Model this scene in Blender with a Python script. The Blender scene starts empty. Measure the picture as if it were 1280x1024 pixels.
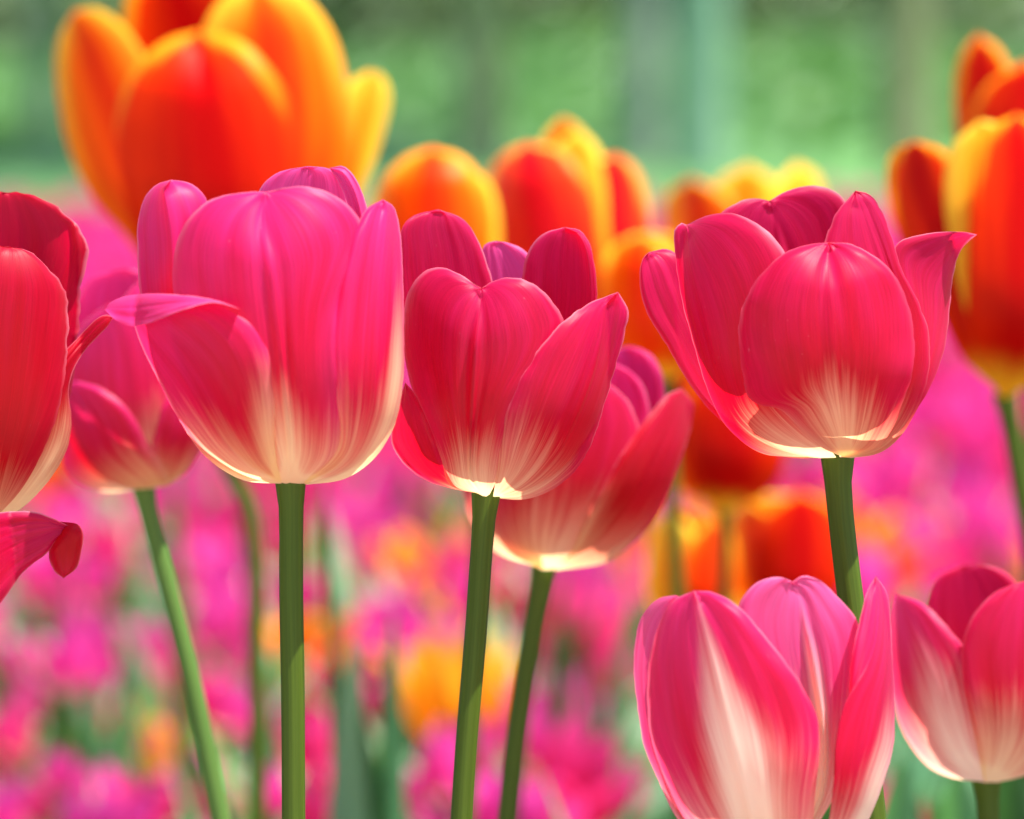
import bpy, bmesh, math, random
from mathutils import Vector, noise
random.seed(7)
C = bpy.context.scene.collection
S = bpy.context.scene
# ------------------------------------------------------------------ camera, sky, sun
CAM_H, FOC, HORIZ = 0.62, 150.0, 60.0
K = 36.0 / FOC / 1280.0
PITCH = math.atan((512 - HORIZ) * K)
cam = bpy.data.objects.new('camera', bpy.data.cameras.new('camera')); C.objects.link(cam)
cam.location = (0, 0, CAM_H); cam.rotation_euler = (math.pi/2 - PITCH, 0, 0)
cam.data.lens = FOC; cam.data.sensor_width = 36; cam.data.clip_start = 0.05; cam.data.clip_end = 3000
cam.data.dof.use_dof = True; cam.data.dof.focus_distance = 1.185; cam.data.dof.aperture_fstop = 8.7
S.camera = cam
SUN_EL, SUN_AZ = math.radians(66), math.radians(118)     # azimuth clockwise from +Y (the view direction)
w = bpy.data.worlds.new("World"); S.world = w; w.use_nodes = True
nt = w.node_tree; bg = nt.nodes['Background']
sky = nt.nodes.new('ShaderNodeTexSky'); sky.sky_type = 'NISHITA'; sky.sun_disc = False
sky.sun_elevation = SUN_EL; sky.sun_rotation = SUN_AZ
nt.links.new(sky.outputs[0], bg.inputs[0]); bg.inputs[1].default_value = 0.1
sl = bpy.data.lights.new('sun', 'SUN'); sl.energy = 5.0; sl.angle = math.radians(0.5); sl.color = (1, .95, .86)
so = bpy.data.objects.new('sun', sl); C.objects.link(so)
sd = Vector((math.sin(SUN_AZ)*math.cos(SUN_EL), math.cos(SUN_AZ)*math.cos(SUN_EL), math.sin(SUN_EL)))
so.rotation_euler = sd.to_track_quat('Z', 'Y').to_euler(); so.location = (3, -3, 6)
S.view_settings.view_transform = 'Standard'; S.view_settings.look = 'None'
S.view_settings.exposure = 1.5; S.view_settings.gamma = 1
S.cycles.max_bounces = 10; S.cycles.transmission_bounces = 8

# ------------------------------------------------------------------ helpers
FW = Vector((0, math.cos(PITCH), -math.sin(PITCH))); UP = Vector((0, math.sin(PITCH), math.cos(PITCH)))
def at(px, py, Y):
    d = FW + Vector((1, 0, 0)) * ((px - 640) * K) + UP * ((512 - py) * K)
    t = Y / d.y
    return Vector((0, 0, CAM_H)) + d * t
def mpp(Y): return K * Y

def link_mesh(name, verts, faces, mat, parent=None, origin=None, uvs=None, attrs=None, smooth=True):
    o3 = origin or Vector((0, 0, 0))
    me = bpy.data.meshes.new(name)
    me.from_pydata([tuple(Vector(v) - o3) for v in verts], [], faces)
    if uvs is not None:
        ul = me.uv_layers.new(name='UVMap')
        for lp in me.loops: ul.data[lp.index].uv = uvs[lp.vertex_index]
    if attrs:
        for k, vals in attrs.items():
            a = me.attributes.new(k, 'FLOAT', 'POINT'); a.data.foreach_set('value', vals)
    if smooth: me.polygons.foreach_set('use_smooth', [True]*len(me.polygons))
    if mat: me.materials.append(mat)
    me.update()
    ob = bpy.data.objects.new(name, me); C.objects.link(ob)
    if parent: ob.parent = parent
    return ob

def thing(name, label, cat, loc=(0, 0, 0), group=None):
    o = bpy.data.objects.new(name, None); C.objects.link(o); o.location = loc
    o.empty_display_size = 0.05
    o['label'] = label; o['category'] = cat
    if group: o['group'] = group
    return o
def tag(o, label=None, cat=None, group=None, kind=None):
    if label: o['label'] = label
    if cat: o['category'] = cat
    if group: o['group'] = group
    if kind: o['kind'] = kind
    return o

def spline(pts, n):
    P = [Vector(p) for p in pts]
    if len(P) == 1: return [P[0]]*n
    Q = [P[0]*2 - P[1]] + P + [P[-1]*2 - P[-2]]
    dense = []
    for i in range(1, len(Q)-2):
        p0, p1, p2, p3 = Q[i-1], Q[i], Q[i+1], Q[i+2]
        d1 = max((p1-p0).length, 1e-6)**.5; d2 = max((p2-p1).length, 1e-6)**.5; d3 = max((p3-p2).length, 1e-6)**.5
        m1 = (p1-p0)/d1 - (p2-p0)/(d1+d2) + (p2-p1)/d2
        m2 = (p2-p1)/d2 - (p3-p1)/(d2+d3) + (p3-p2)/d3
        m1 *= d2; m2 *= d2
        for k in range(16):
            t = k/16; t2 = t*t; t3 = t2*t
            dense.append(p1*(2*t3-3*t2+1) + m1*(t3-2*t2+t) + p2*(-2*t3+3*t2) + m2*(t3-t2))
    dense.append(P[-1])
    L = [0]
    for a, b in zip(dense, dense[1:]): L.append(L[-1] + (b-a).length)
    out = []; j = 0
    for i in range(n):
        s = L[-1]*i/(n-1)
        while j < len(L)-2 and L[j+1] < s: j += 1
        f = (s-L[j])/max(L[j+1]-L[j], 1e-9)
        out.append(dense[j].lerp(dense[j+1], min(max(f, 0), 1)))
    return out
def sstep(a, b, x):
    t = min(max((x-a)/(b-a), 0), 1); return t*t*(3-2*t)

# ------------------------------------------------------------------ materials
class NB:
    def __init__(s, name):
        s.m = bpy.data.materials.new(name); s.m.use_nodes = True; s.t = s.m.node_tree; s.t.nodes.clear()
        s.out = s.n('ShaderNodeOutputMaterial')
    def n(s, ty, **kw):
        x = s.t.nodes.new(ty)
        for k, v in kw.items():
            if k.startswith('i_'): x.inputs[int(k[2:]) if k[2:].isdigit() else k[2:].replace('_', ' ')].default_value = v
            else: setattr(x, k, v)
        return x
    def l(s, a, b): s.t.links.new(a, b)
    def math(s, op, a, b=None, clamp=False):
        x = s.n('ShaderNodeMath', operation=op); x.use_clamp = clamp
        for i, v in enumerate((a, b)):
            if v is None: continue
            if isinstance(v, (int, float)): x.inputs[i].default_value = v
            else: s.l(v, x.inputs[i])
        return x.outputs[0]
    def ss(s, v, a, b, c=0., d=1.):
        x = s.n('ShaderNodeMapRange', interpolation_type='SMOOTHSTEP'); s.l(v, x.inputs[0])
        for i, q in enumerate((a, b, c, d)): x.inputs[i+1].default_value = q
        return x.outputs[0]
    def mix(s, f, a, b, bt='MIX'):
        x = s.n('ShaderNodeMix', data_type='RGBA', blend_type=bt)
        if isinstance(f, (int, float)): x.inputs[0].default_value = f
        else: s.l(f, x.inputs[0])
        for i, q in ((6, a), (7, b)):
            if isinstance(q, tuple): x.inputs[i].default_value = (*q, 1)
            else: s.l(q, x.inputs[i])
        return x.outputs[2]
    def noise(s, vec, scale, detail=2, rough=.5):
        x = s.n('ShaderNodeTexNoise'); x.inputs['Scale'].default_value = scale
        x.inputs['Detail'].default_value = detail; x.inputs['Roughness'].default_value = rough
        if vec is not None: s.l(vec, x.inputs['Vector'])
        return x.outputs[0]

def petal_mat(name, low, high, cream, tr_low, tr_high, tr_cream, transl=.58, rough=.44, margin=(.92, .34, .48)):
    b = NB(name)
    uv = b.n('ShaderNodeUVMap'); uv.uv_map = 'UVMap'
    sep = b.n('ShaderNodeSeparateXYZ'); b.l(uv.outputs[0], sep.inputs[0]); u, v = sep.outputs[0], sep.outputs[1]
    rnd = b.math('MULTIPLY', b.n('ShaderNodeObjectInfo').outputs['Random'], 50.)
    def vec(ku, kv):
        c = b.n('ShaderNodeCombineXYZ'); b.l(b.math('MULTIPLY', u, ku), c.inputs[0]); b.l(b.math('MULTIPLY', v, kv), c.inputs[1]); b.l(rnd, c.inputs[2]); return c.outputs[0]
    # veins fan outwards from the midrib, so bend u by v a little
    uf = b.math('MULTIPLY', b.math('SUBTRACT', u, .5), b.math('SUBTRACT', 1., b.math('MULTIPLY', v, .4)))
    def fan(ku, kv):
        c = b.n('ShaderNodeCombineXYZ'); b.l(b.math('MULTIPLY', uf, ku), c.inputs[0]); b.l(b.math('MULTIPLY', v, kv), c.inputs[1]); b.l(rnd, c.inputs[2]); return c.outputs[0]
    fine = b.noise(fan(60, 1.6), 1., 3, .6)
    hair = b.noise(fan(190, 5.), 1., 2, .6)
    med = b.noise(fan(13, 1.0), 1., 3, .6)
    blot = b.noise(vec(3, 2.5), 1., 2)
    cr = b.n('ShaderNodeAttribute', attribute_name='cr').outputs['Fac']
    st = b.math('ADD', b.math('MULTIPLY', b.math('SUBTRACT', fine, .5), 1.2), b.math('MULTIPLY', b.math('SUBTRACT', med, .5), 1.5))
    st = b.math('ADD', st, b.math('MULTIPLY', b.math('SUBTRACT', hair, .5), 1.0))
    cf = b.ss(b.math('ADD', cr, st), -1.5, 1.5)
    vf = b.ss(b.math('ADD', v, b.math('MULTIPLY', b.math('SUBTRACT', med, .5), .7)), .35, 1.05)
    absu = b.math('ABSOLUTE', b.math('SUBTRACT', b.math('MULTIPLY', u, 2.), 1.))
    ef = b.ss(absu, .45, 1.0, 0, .55)
    hf = b.math('MAXIMUM', b.math('MULTIPLY', vf, .85), ef)
    hf = b.math('ADD', b.math('MULTIPLY', hf, .8), b.math('MULTIPLY', blot, .22), True)
    col = b.mix(hf, low, high); tc = b.mix(hf, tr_low, tr_high)
    vein = b.math('MULTIPLY', b.ss(fine, .35, .75, .92, 1.06), b.ss(hair, .3, .7, .80, 1.12))
    vc = b.n('ShaderNodeCombineXYZ');  [b.l(vein, vc.inputs[i]) for i in range(3)]
    col = b.mix(1., col, vc.outputs[0], 'MULTIPLY')
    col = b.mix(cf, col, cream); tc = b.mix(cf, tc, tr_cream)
    rim = b.n('ShaderNodeAttribute', attribute_name='rim').outputs['Fac']
    rim = b.math('MULTIPLY', rim, b.ss(med, .35, .62, .15, 1.))
    speck = b.noise(vec(30, 38), 1., 2, .5)
    col = b.mix(b.ss(speck, .74, .80, 0., .16), col, margin)
    col = b.mix(b.math('MULTIPLY', rim, .6), col, margin); tc = b.mix(b.math('MULTIPLY', rim, .5), tc, margin)  # paler petal margin, with sun glints along the rim painted in
    p = b.n('ShaderNodeBsdfPrincipled'); b.l(col, p.inputs['Base Color'])
    p.inputs['Roughness'].default_value = rough; p.inputs['Specular IOR Level'].default_value = .24
    p.inputs['Sheen Weight'].default_value = .02; p.inputs['Sheen Roughness'].default_value = .4
    p.inputs['Sheen Tint'].default_value = (1, .7, .85, 1)
    bump = b.n('ShaderNodeBump'); bump.inputs['Strength'].default_value = .35; bump.inputs['Distance'].default_value = .0004
    h = b.math('ADD', b.math('MULTIPLY', fine, .6), b.math('MULTIPLY', med, .6)); h = b.math('ADD', h, b.math('MULTIPLY', hair, .25)); b.l(h, bump.inputs['Height'])
    b.l(bump.outputs[0], p.inputs['Normal'])
    t = b.n('ShaderNodeBsdfTranslucent'); b.l(tc, t.inputs[0]); b.l(bump.outputs[0], t.inputs['Normal'])
    mx = b.n('ShaderNodeMixShader'); mx.inputs[0].default_value = transl
    b.l(p.outputs[0], mx.inputs[1]); b.l(t.outputs[0], mx.inputs[2]); b.l(mx.outputs[0], b.out.inputs[0])
    return b.m

def orange_mat(name, mid, body, edge, base, transl=.45, wide=1.):
    b = NB(name)
    uv = b.n('ShaderNodeUVMap'); uv.uv_map = 'UVMap'
    sep = b.n('ShaderNodeSeparateXYZ'); b.l(uv.outputs[0], sep.inputs[0]); u, v = sep.outputs[0], sep.outputs[1]
    rnd = b.math('MULTIPLY', b.n('ShaderNodeObjectInfo').outputs['Random'], 50.)
    c = b.n('ShaderNodeCombineXYZ'); b.l(b.math('MULTIPLY', u, 9.), c.inputs[0]); b.l(b.math('MULTIPLY', v, 1.5), c.inputs[1]); b.l(rnd, c.inputs[2])
    nz = b.noise(c.outputs[0], 1., 3, .6)
    absu = b.math('ABSOLUTE', b.math('SUBTRACT', b.math('MULTIPLY', u, 2.), 1.))
    e = b.math('ADD', b.math('MULTIPLY', absu, b.ss(v, .3, 1., .5, 1.06)), b.math('MULTIPLY', b.math('SUBTRACT', nz, .5), .8))
    e = b.math('ADD', e, b.ss(v, .8, 1.0, 0, .35))
    r = b.n('ShaderNodeValToRGB'); b.l(e, r.inputs[0]); cr = r.color_ramp
    cr.elements[0].position = .1*wide; cr.elements[0].color = (*mid, 1)
    cr.elements[1].position = 1.0; cr.elements[1].color = (*edge, 1)
    x = cr.elements.new(min(.50*wide, .8)); x.color = (*body, 1)
    x = cr.elements.new(.30*wide); x.color = (*[m*.6+q*.4 for m, q in zip(mid, body)], 1)
    x = cr.elements.new(.78); x.color = (*[m*.45+q*.55 for m, q in zip(body, edge)], 1)
    col = b.mix(b.ss(b.math('ADD', v, b.math('MULTIPLY', nz, .12)), .28, .10), r.outputs[0], base)
    p = b.n('ShaderNodeBsdfPrincipled'); b.l(col, p.inputs['Base Color']); p.inputs['Roughness'].default_value = .42
    p.inputs['Specular IOR Level'].default_value = .12
    t = b.n('ShaderNodeBsdfTranslucent'); b.l(col, t.inputs[0])
    mx = b.n('ShaderNodeMixShader'); mx.inputs[0].default_value = transl
    b.l(p.outputs[0], mx.inputs[1]); b.l(t.outputs[0], mx.inputs[2]); b.l(mx.outputs[0], b.out.inputs[0])
    return b.m

def leafy(name, c1, c2, transl=.3, scale=6, rough=.45, uvm=True, tcol=None, spec=.4):
    b = NB(name)
    if uvm:
        uv = b.n('ShaderNodeUVMap'); uv.uv_map = 'UVMap'
        mp = b.n('ShaderNodeMapping'); b.l(uv.outputs[0], mp.inputs[0]); mp.inputs['Scale'].default_value = (14, 1.2, 1); vec = mp.outputs[0]
    else:
        vec = b.n('ShaderNodeTexCoord').outputs['Object']
    nz = b.noise(vec, 1. if uvm else scale, 4, .6)
    col = b.mix(b.ss(nz, .3, .7), c1, c2)
    p = b.n('ShaderNodeBsdfPrincipled'); b.l(col, p.inputs['Base Color']); p.inputs['Roughness'].default_value = rough; p.inputs['Specular IOR Level'].default_value = spec
    bump = b.n('ShaderNodeBump'); bump.inputs['Strength'].default_value = .3; bump.inputs['Distance'].default_value = .0008
    b.l(nz, bump.inputs['Height']); b.l(bump.outputs[0], p.inputs['Normal'])
    if transl > 0:
        t = b.n('ShaderNodeBsdfTranslucent'); t.inputs[0].default_value = (*(tcol or (c2[0]*1.3, c2[1]*1.4, c2[2]*.5)), 1)
        mx = b.n('ShaderNodeMixShader'); mx.inputs[0].default_value = transl
        b.l(p.outputs[0], mx.inputs[1]); b.l(t.outputs[0], mx.inputs[2]); b.l(mx.outputs[0], b.out.inputs[0])
    else: b.l(p.outputs[0], b.out.inputs[0])
    return b.m

def plain(name, stops, scale, rough=.9, coord='Object', detail=5, stretch=(1, 1, 1), bump=0):
    b = NB(name); tc = b.n('ShaderNodeTexCoord').outputs[coord]
    mp = b.n('ShaderNodeMapping'); b.l(tc, mp.inputs[0]); mp.inputs['Scale'].default_value = stretch
    nz = b.noise(mp.outputs[0], scale, detail, .6)
    r = b.n('ShaderNodeValToRGB'); b.l(nz, r.inputs[0])
    while len(r.color_ramp.elements) < len(stops): r.color_ramp.elements.new(.5)
    for e, (p_, c_) in zip(r.color_ramp.elements, stops): e.position = p_; e.color = (*c_, 1)
    p = b.n('ShaderNodeBsdfPrincipled'); b.l(r.outputs[0], p.inputs['Base Color']); p.inputs['Roughness'].default_value = rough
    p.inputs['Specular IOR Level'].default_value = .24
    if bump:
        bp = b.n('ShaderNodeBump'); bp.inputs['Distance'].default_value = bump; b.l(nz, bp.inputs['Height']); b.l(bp.outputs[0], p.inputs['Normal'])
    b.l(p.outputs[0], b.out.inputs[0]); return b.m

CREAM = (.98, .80, .47); TCREAM = (.98, .74, .38)
M_pink = petal_mat('petal_pink', (.52, .001, .035), (.66, .030, .26), CREAM, (.85, .0, .03), (.90, .03, .20), TCREAM)
M_red = petal_mat('petal_crimson', (.34, .0, .004), (.42, .003, .042), CREAM, (.80, .0, .01), (.85, .005, .07), TCREAM, transl=.56)
M_rose = petal_mat('petal_rose', (.42, .0, .014), (.56, .012, .13), (.97, .77, .50), (.78, .0, .012), (.82, .006, .07), TCREAM)
M_white = petal_mat('petal_white_flamed', (.47, .0, .022), (.66, .022, .19), (.96, .80, .66), (.85, .0, .03), (.9, .06, .25), (.95, .66, .45))
M_lip = petal_mat('petal_lit_inner_pink', (.66, .02, .20), (.78, .09, .36), CREAM, (.80, .02, .12), (.88, .08, .32), TCREAM)  # paler inner face, the lip's highlight put into the colour
M_pale = petal_mat('petal_pale_pink', (.62, .008, .11), (.80, .12, .38), (.96, .80, .74), (.85, .02, .12), (.9, .12, .35), TCREAM)
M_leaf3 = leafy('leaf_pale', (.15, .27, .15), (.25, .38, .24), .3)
M_or = orange_mat('petal_orange', (.50, .0, .0), (.88, .04, .0), (.97, .36, .01), (.95, .50, .02), wide=1.35)
M_or2 = orange_mat('petal_orange_yellow', (.80, .03, .0), (.94, .15, .0), (.97, .52, .03), (.95, .50, .02), wide=1.0)
M_or3 = orange_mat('petal_scarlet_yellow', (.70, .004, .012), (.92, .07, .01), (.97, .50, .07), (.9, .4, .05), wide=1.3)
M_yel = orange_mat('petal_golden', (.92, .20, .0), (.95, .46, .015), (.97, .68, .06), (.9, .5, .03), wide=.6)
M_mag = petal_mat('petal_magenta', (.74, .015, .24), (.84, .11, .50), (.9, .6, .5), (.88, .02, .22), (.9, .07, .42), (.9, .5, .4))
M_mag2 = petal_mat('petal_magenta_red', (.72, .01, .13), (.82, .09, .36), (.9, .6, .5), (.85, .01, .10), (.88, .04, .25), (.9, .5, .4))
M_stem = leafy('stem_green', (.040, .068, .004), (.066, .105, .008), .15, rough=.5, spec=.2)
M_stem2 = leafy('stem_pale', (.065, .135, .025), (.10, .19, .04), .15, rough=.5, spec=.2)
M_leaf = leafy('leaf_blue_green', (.07, .20, .08), (.12, .30, .15), .3)
M_leaf2 = leafy('leaf_dark_green', (.025, .085, .025), (.05, .14, .045), .25)

# ------------------------------------------------------------------ traced tulips
class Flower:
    """a cup whose petals are laid on a bulging body; outlines in photo pixels, depth from the cup."""
    def __init__(s, name, label, cat, group, base, topy, R, Y, topx=None, kd=1., lay=.0017, prof=None):
        s.bx, s.by = base; s.ty = topy; s.tx = topx if topx is not None else base[0]; s.R = R; s.Y = Y; s.kd = kd; s.lay = lay
        s.p = prof or (.45, .12)
        b = at(base[0], base[1], Y)
        s.root = thing(name, label, cat, (b.x, b.y, 0), group); s.o = Vector((b.x, b.y, 0)); s.i = 0
    def body(s, x, y):
        h = (s.by - y)/(s.by - s.ty); hc = min(max(h, 0), 1.15)
        cx = s.bx + (s.tx - s.bx)*sstep(0, .6, hc)
        a, dr = s.p
        f = math.sqrt(max(1-(1-hc/a)**2, 0)) if hc < a else 1 - dr*((hc-a)/(1-a))**2
        R = s.R*max(f, .02); t = min(abs(x-cx)/R, 1)
        return R*math.sqrt(max(1-.96*t*t, 0.0))
    def petal(s, mat, L, R, M=None, fb=1., layer=0, cr=(.2, .2, .5, .12), fold=0., camber=0., rib=.0, curl=0., tip_in=0., wav=.0006, jag=.5, nu=44, nv=64, name='petal', label=None, shift=0., extra=None, roll=1.7):
        s.i += 1; seed = s.i*7.3 + s.bx*.37
        Ls, Rs = spline(L, nv+1), spline(R, nv+1)
        Ms = spline(M, nv+1) if M else [a.lerp(b, .5) for a, b in zip(Ls, Rs)]
        mp = mpp(s.Y)
        V = []; UV = []; CR = []; RM = []
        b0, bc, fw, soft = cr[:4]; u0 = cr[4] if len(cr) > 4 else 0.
        for j in range(nv+1):
            v = j/nv
            for i in range(nu+1):
                u = -1 + 2*i/nu
                q = Ms[j].lerp(Ls[j], -u) if u < 0 else Ms[j].lerp(Rs[j], u)
                x, y = q.x, q.y
                w = (Rs[j]-Ls[j]).length
                if jag:
                    e = abs(u)**6*sstep(.1, .5, v)
                    dx = noise.noise(Vector((x*.06, y*.06, seed)))*jag*2.2 + noise.noise(Vector((x*.3, y*.3, seed+3)))*jag
                    x += dx*e; y += noise.noise(Vector((x*.08, y*.08, seed+9)))*jag*1.8*max(e, sstep(.85, 1, v))
                d = -fb*s.body(x, y)*s.kd*mp
                g = sstep(0, .22, v)
                d -= layer*s.lay*g
                d -= fold*.001*(1-abs(u))*g
                d += camber*.001*(u*u)*g
                d -= rib*.001*(math.exp(-(u/.045)**2) - .6*math.exp(-((abs(u)-.11)/.06)**2))*g*sstep(.95, .7, v)
                d += curl*.001*sstep(.7, 1, v)
                d += shift*.001*g
                d += wav*g*(noise.noise(Vector((u*1.6, v*2.2, seed))) + .45*noise.noise(Vector((u*5, v*2.0, seed+5))))
                d += wav*.6*g*abs(u)**3*noise.noise(Vector((v*9, u, seed+11)))*2
                if extra: d += extra(u, v)
                dist = min((1-abs(u))*w/2, (1-v)*90 if w > 30 else 99)
                if roll and dist < 11: d += roll*.001*(1-dist/11)**2*g*(1 + .8*noise.noise(Vector((u*3, v*5, seed+21))))
                V.append(at(x, y, s.Y + d)); UV.append(((u+1)/2, v))
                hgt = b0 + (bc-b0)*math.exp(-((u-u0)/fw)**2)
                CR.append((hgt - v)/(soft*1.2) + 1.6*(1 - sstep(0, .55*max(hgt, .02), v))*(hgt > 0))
                dist = min((1-abs(u))*w/2, (1-v)*90 if w > 30 else 99)
                RM.append((1 - sstep(.3, 2.0, dist))*sstep(.2, .6, v))
        F = [(j*(nu+1)+i, j*(nu+1)+i+1, (j+1)*(nu+1)+i+1, (j+1)*(nu+1)+i) for j in range(nv) for i in range(nu)]
        ob = link_mesh(name, V, F, mat, s.root, s.o, UV, {'cr': CR, 'rim': RM})
        if label: ob['label'] = label
        return ob
    def stem(s, pts, r0, r1, mat=None, Y1=None):
        mat = mat or M_stem
        W = [at(x, y, s.Y + ((Y1 or s.Y)-s.Y)*k/max(len(pts)-1, 1)) for k, (x, y) in enumerate(pts)]
        last = W[-1]; d = (W[-1]-W[-2]).normalized()
        gz = last.z
        n = 3
        for k in range(1, n+1):
            z = gz*(1-k/n); dd = d*(gz/n*k)
            W.append(Vector((last.x + dd.x*(1-.28*k/n), last.y + dd.y*.6, max(z, -.01))))
        tube_obj('stem', W, r0*mpp(s.Y), r1*mpp(s.Y), mat, s.root, s.o)
        e = W[-1]
        for k in range(2):
            a = random.uniform(0, 6.28)
            leaf_obj(e, a, random.uniform(.24, .33), random.uniform(.03, .045), random.uniform(.2, .5), random.choice((M_leaf, M_leaf2)), s.root, s.o)

def tube_obj(name, W, r0, r1, mat, parent, origin, ns=20, nr=60):
    c = spline(W, nr+1); V = []; UV = []
    for j, p in enumerate(c):
        t = (c[min(j+1, nr)] - c[max(j-1, 0)]).normalized()
        a = t.cross(Vector((0, 1, 0))).normalized(); b = t.cross(a)
        k = j/nr; r = r0 + (r1-r0)*min(k*1.6, 1); r *= 1 + .35*math.exp(-(k/.012)**2) + .05*noise.noise(Vector((k*9, r0*900, 0)))
        for i in range(ns):
            q = 2*math.pi*i/ns; V.append(p + (a*math.cos(q) + b*math.sin(q))*r); UV.append((i/ns, k*3))
    F = [(j*ns+i, j*ns+(i+1) % ns, (j+1)*ns+(i+1) % ns, (j+1)*ns+i) for j in range(nr) for i in range(ns)]
    return link_mesh(name, V, F, mat, parent, origin, UV)

def leaf_geo(base, ang, h, w, lean, nseg=14, droop=0., twist=0.):
    V = []; F = []; UV = []
    dr = Vector((math.cos(ang), math.sin(ang), 0)); sd_ = Vector((-math.sin(ang), math.cos(ang), 0))
    for j in range(nseg+1):
        t = j/nseg
        c = Vector(base) + dr*(lean*h*t**1.7) + Vector((0, 0, h*(t - droop*t**3)))
        ww = w*.5*(math.sin(math.pi*min(t*.93+.07, 1))**.75)*(1-.25*t)
        tw = twist*t; sdd = sd_*math.cos(tw) + dr*math.sin(tw)
        for i in range(5):
            u = (i-2)/2
            V.append(c + sdd*ww*u - dr*(ww*.55*(u*u))*(-1) ); UV.append((i/4, t))
    for j in range(nseg):
        for i in range(4):
            F.append((j*5+i, j*5+i+1, (j+1)*5+i+1, (j+1)*5+i))
    return V, F, UV
def leaf_obj(base, ang, h, w, lean, mat, parent, origin, **k):
    V, F, UV = leaf_geo(base, ang, h, w, lean, **k)
    return link_mesh('leaf', V, F, mat, parent, origin, UV)

GP = 'pink tulips in the foreground'
# ---- A: big pink tulip, left of centre
f = Flower('pink_tulip', 'large pink tulip left of centre with one petal tip curling out to the left', 'tulip', GP, (363, 606), 212, 168, 1.165, topx=337)
f.petal(M_lip, [(362, 600), (335, 450), (318, 300), (322, 244), (333, 226), (352, 214), (384, 208)], [(366, 600), (430, 450), (446, 300), (440, 240), (428, 218), (412, 211), (384, 208)], fb=-.4, cr=(.12, .2, .5, .1), wav=.0012)
f.petal(M_lip, [(366, 600), (420, 450), (440, 300), (432, 250), (421, 225), (412, 210)], [(370, 600), (450, 460), (466, 330), (459, 262), (446, 226), (430, 208), (412, 210)], fb=-.25, cr=(.12, .2, .5, .1), layer=0, shift=-4, rib=.7)
f.petal(M_pink, [(355, 602), (255, 560), (196, 470), (176, 380), (172, 310), (173, 272), (183, 244), (199, 229), (214, 225)], [(358, 602), (300, 540), (225, 420), (222, 330), (240, 290), (262, 262), (252, 240), (236, 228), (214, 225)],
        M=[(356, 602), (270, 540), (226, 440), (217, 360), (215, 300), (208, 255), (205, 236), (214, 225)], fb=.25, fold=7, cr=(.2, .25, .4, .14), layer=-.5)
f.petal(M_pink, [(346, 602), (282, 545), (236, 450), (219, 380), (216, 330), (226, 290), (249, 259), (280, 244), (318, 240), (332, 240)],
        [(384, 604), (424, 575), (430, 510), (424, 430), (430, 365), (447, 320), (455, 288), (441, 262), (412, 241), (375, 233), (332, 240)],
        M=[(362, 606), (362, 560), (357, 500), (350, 430), (338, 340), (327, 275), (332, 240)], layer=1, cr=(.10, .26, .22, .10), rib=1.3, wav=.0013, tip_in=3, name='petal',
        extra=lambda u, v: .006*sstep(.72, 1, v))
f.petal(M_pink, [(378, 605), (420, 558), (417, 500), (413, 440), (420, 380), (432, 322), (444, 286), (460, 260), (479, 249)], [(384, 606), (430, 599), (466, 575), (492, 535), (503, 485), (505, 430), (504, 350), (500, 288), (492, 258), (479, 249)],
        layer=2.2, cr=(.14, .50, .34, .16, .85), camber=1.5, extra=lambda u, v: -.002*math.exp(-((u-.35)/.3)**2))  # cream flame at the right edge, its sunlit highlight painted in as well
f.petal(M_pink, [(352, 605), (303, 600), (258, 572), (228, 532), (203, 484), (182, 443), (168, 408), (166, 392), (185, 378)], [(352, 605), (346, 560), (346, 500), (338, 440), (318, 402), (290, 382), (262, 374), (230, 371), (185, 378)],
        layer=2.4, cr=(.30, .14, .4, .14), camber=2.2, wav=.001, extra=lambda u, v: -.0005*sstep(.7, 1, v))
f.petal(M_lip, [(131, 387), (143, 399), (165, 408), (186, 404), (212, 394), (240, 384), (266, 378), (300, 386)], [(131, 387), (138, 378), (158, 370), (185, 367), (220, 368), (250, 371), (275, 376), (300, 386)],
        layer=4.2, shift=1.5, cr=(-1, -1, .5, .1), extra=lambda u, v: .005*u - .003*math.sin(v*3.1), nu=20, nv=50, jag=.3, name='petal', label='pink lip of the petal rolled outwards to the left', wav=.0015)
f.stem([(363, 596), (364, 640), (364, 740), (366, 860), (367, 1024)], 15, 15.5)

# ---- B: crimson tulip at the centre
f = Flower('pink_tulip', 'sharp crimson tulip at the centre of the picture with a notched front petal', 'tulip', GP, (608, 622), 290, 140, 1.195, topx=622)
f.petal(M_rose, [(600, 610), (520, 500), (500, 380), (500, 310), (504, 282), (520, 268), (548, 262)], [(604, 610), (625, 450), (622, 380), (612, 340), (598, 300), (577, 273), (548, 262)], fb=-.45, cr=(.15, .2, .5, .1), shift=0)
f.petal(M_lip, [(604, 610), (595, 450), (600, 340), (606, 306), (620, 301)], [(608, 610), (690, 450), (685, 350), (660, 317), (640, 305), (620, 301)], fb=-.95, cr=(.1, .2, .5, .1))
f.petal(M_rose, [(608, 610), (650, 450), (652, 350), (662, 311), (682, 291), (706, 284)], [(612, 610), (715, 480), (745, 400), (743, 330), (737, 304), (724, 288), (706, 284)],
        M=[(610, 610), (700, 480), (737, 390), (739, 350), (733, 310), (724, 293), (706, 284)], fb=-.45, cr=(.12, .2, .5, .1), fold=2, layer=1)
f.petal(M_rose, [(600, 617), (566, 611), (525, 596), (500, 574), (489, 551), (493, 520), (500, 495), (507, 478)], [(600, 617), (575, 608), (556, 580), (544, 545), (530, 512), (519, 493), (507, 478)], layer=0, cr=(.05, .05, .5, .14), fb=1,
        extra=lambda u, v: 0)
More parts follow.
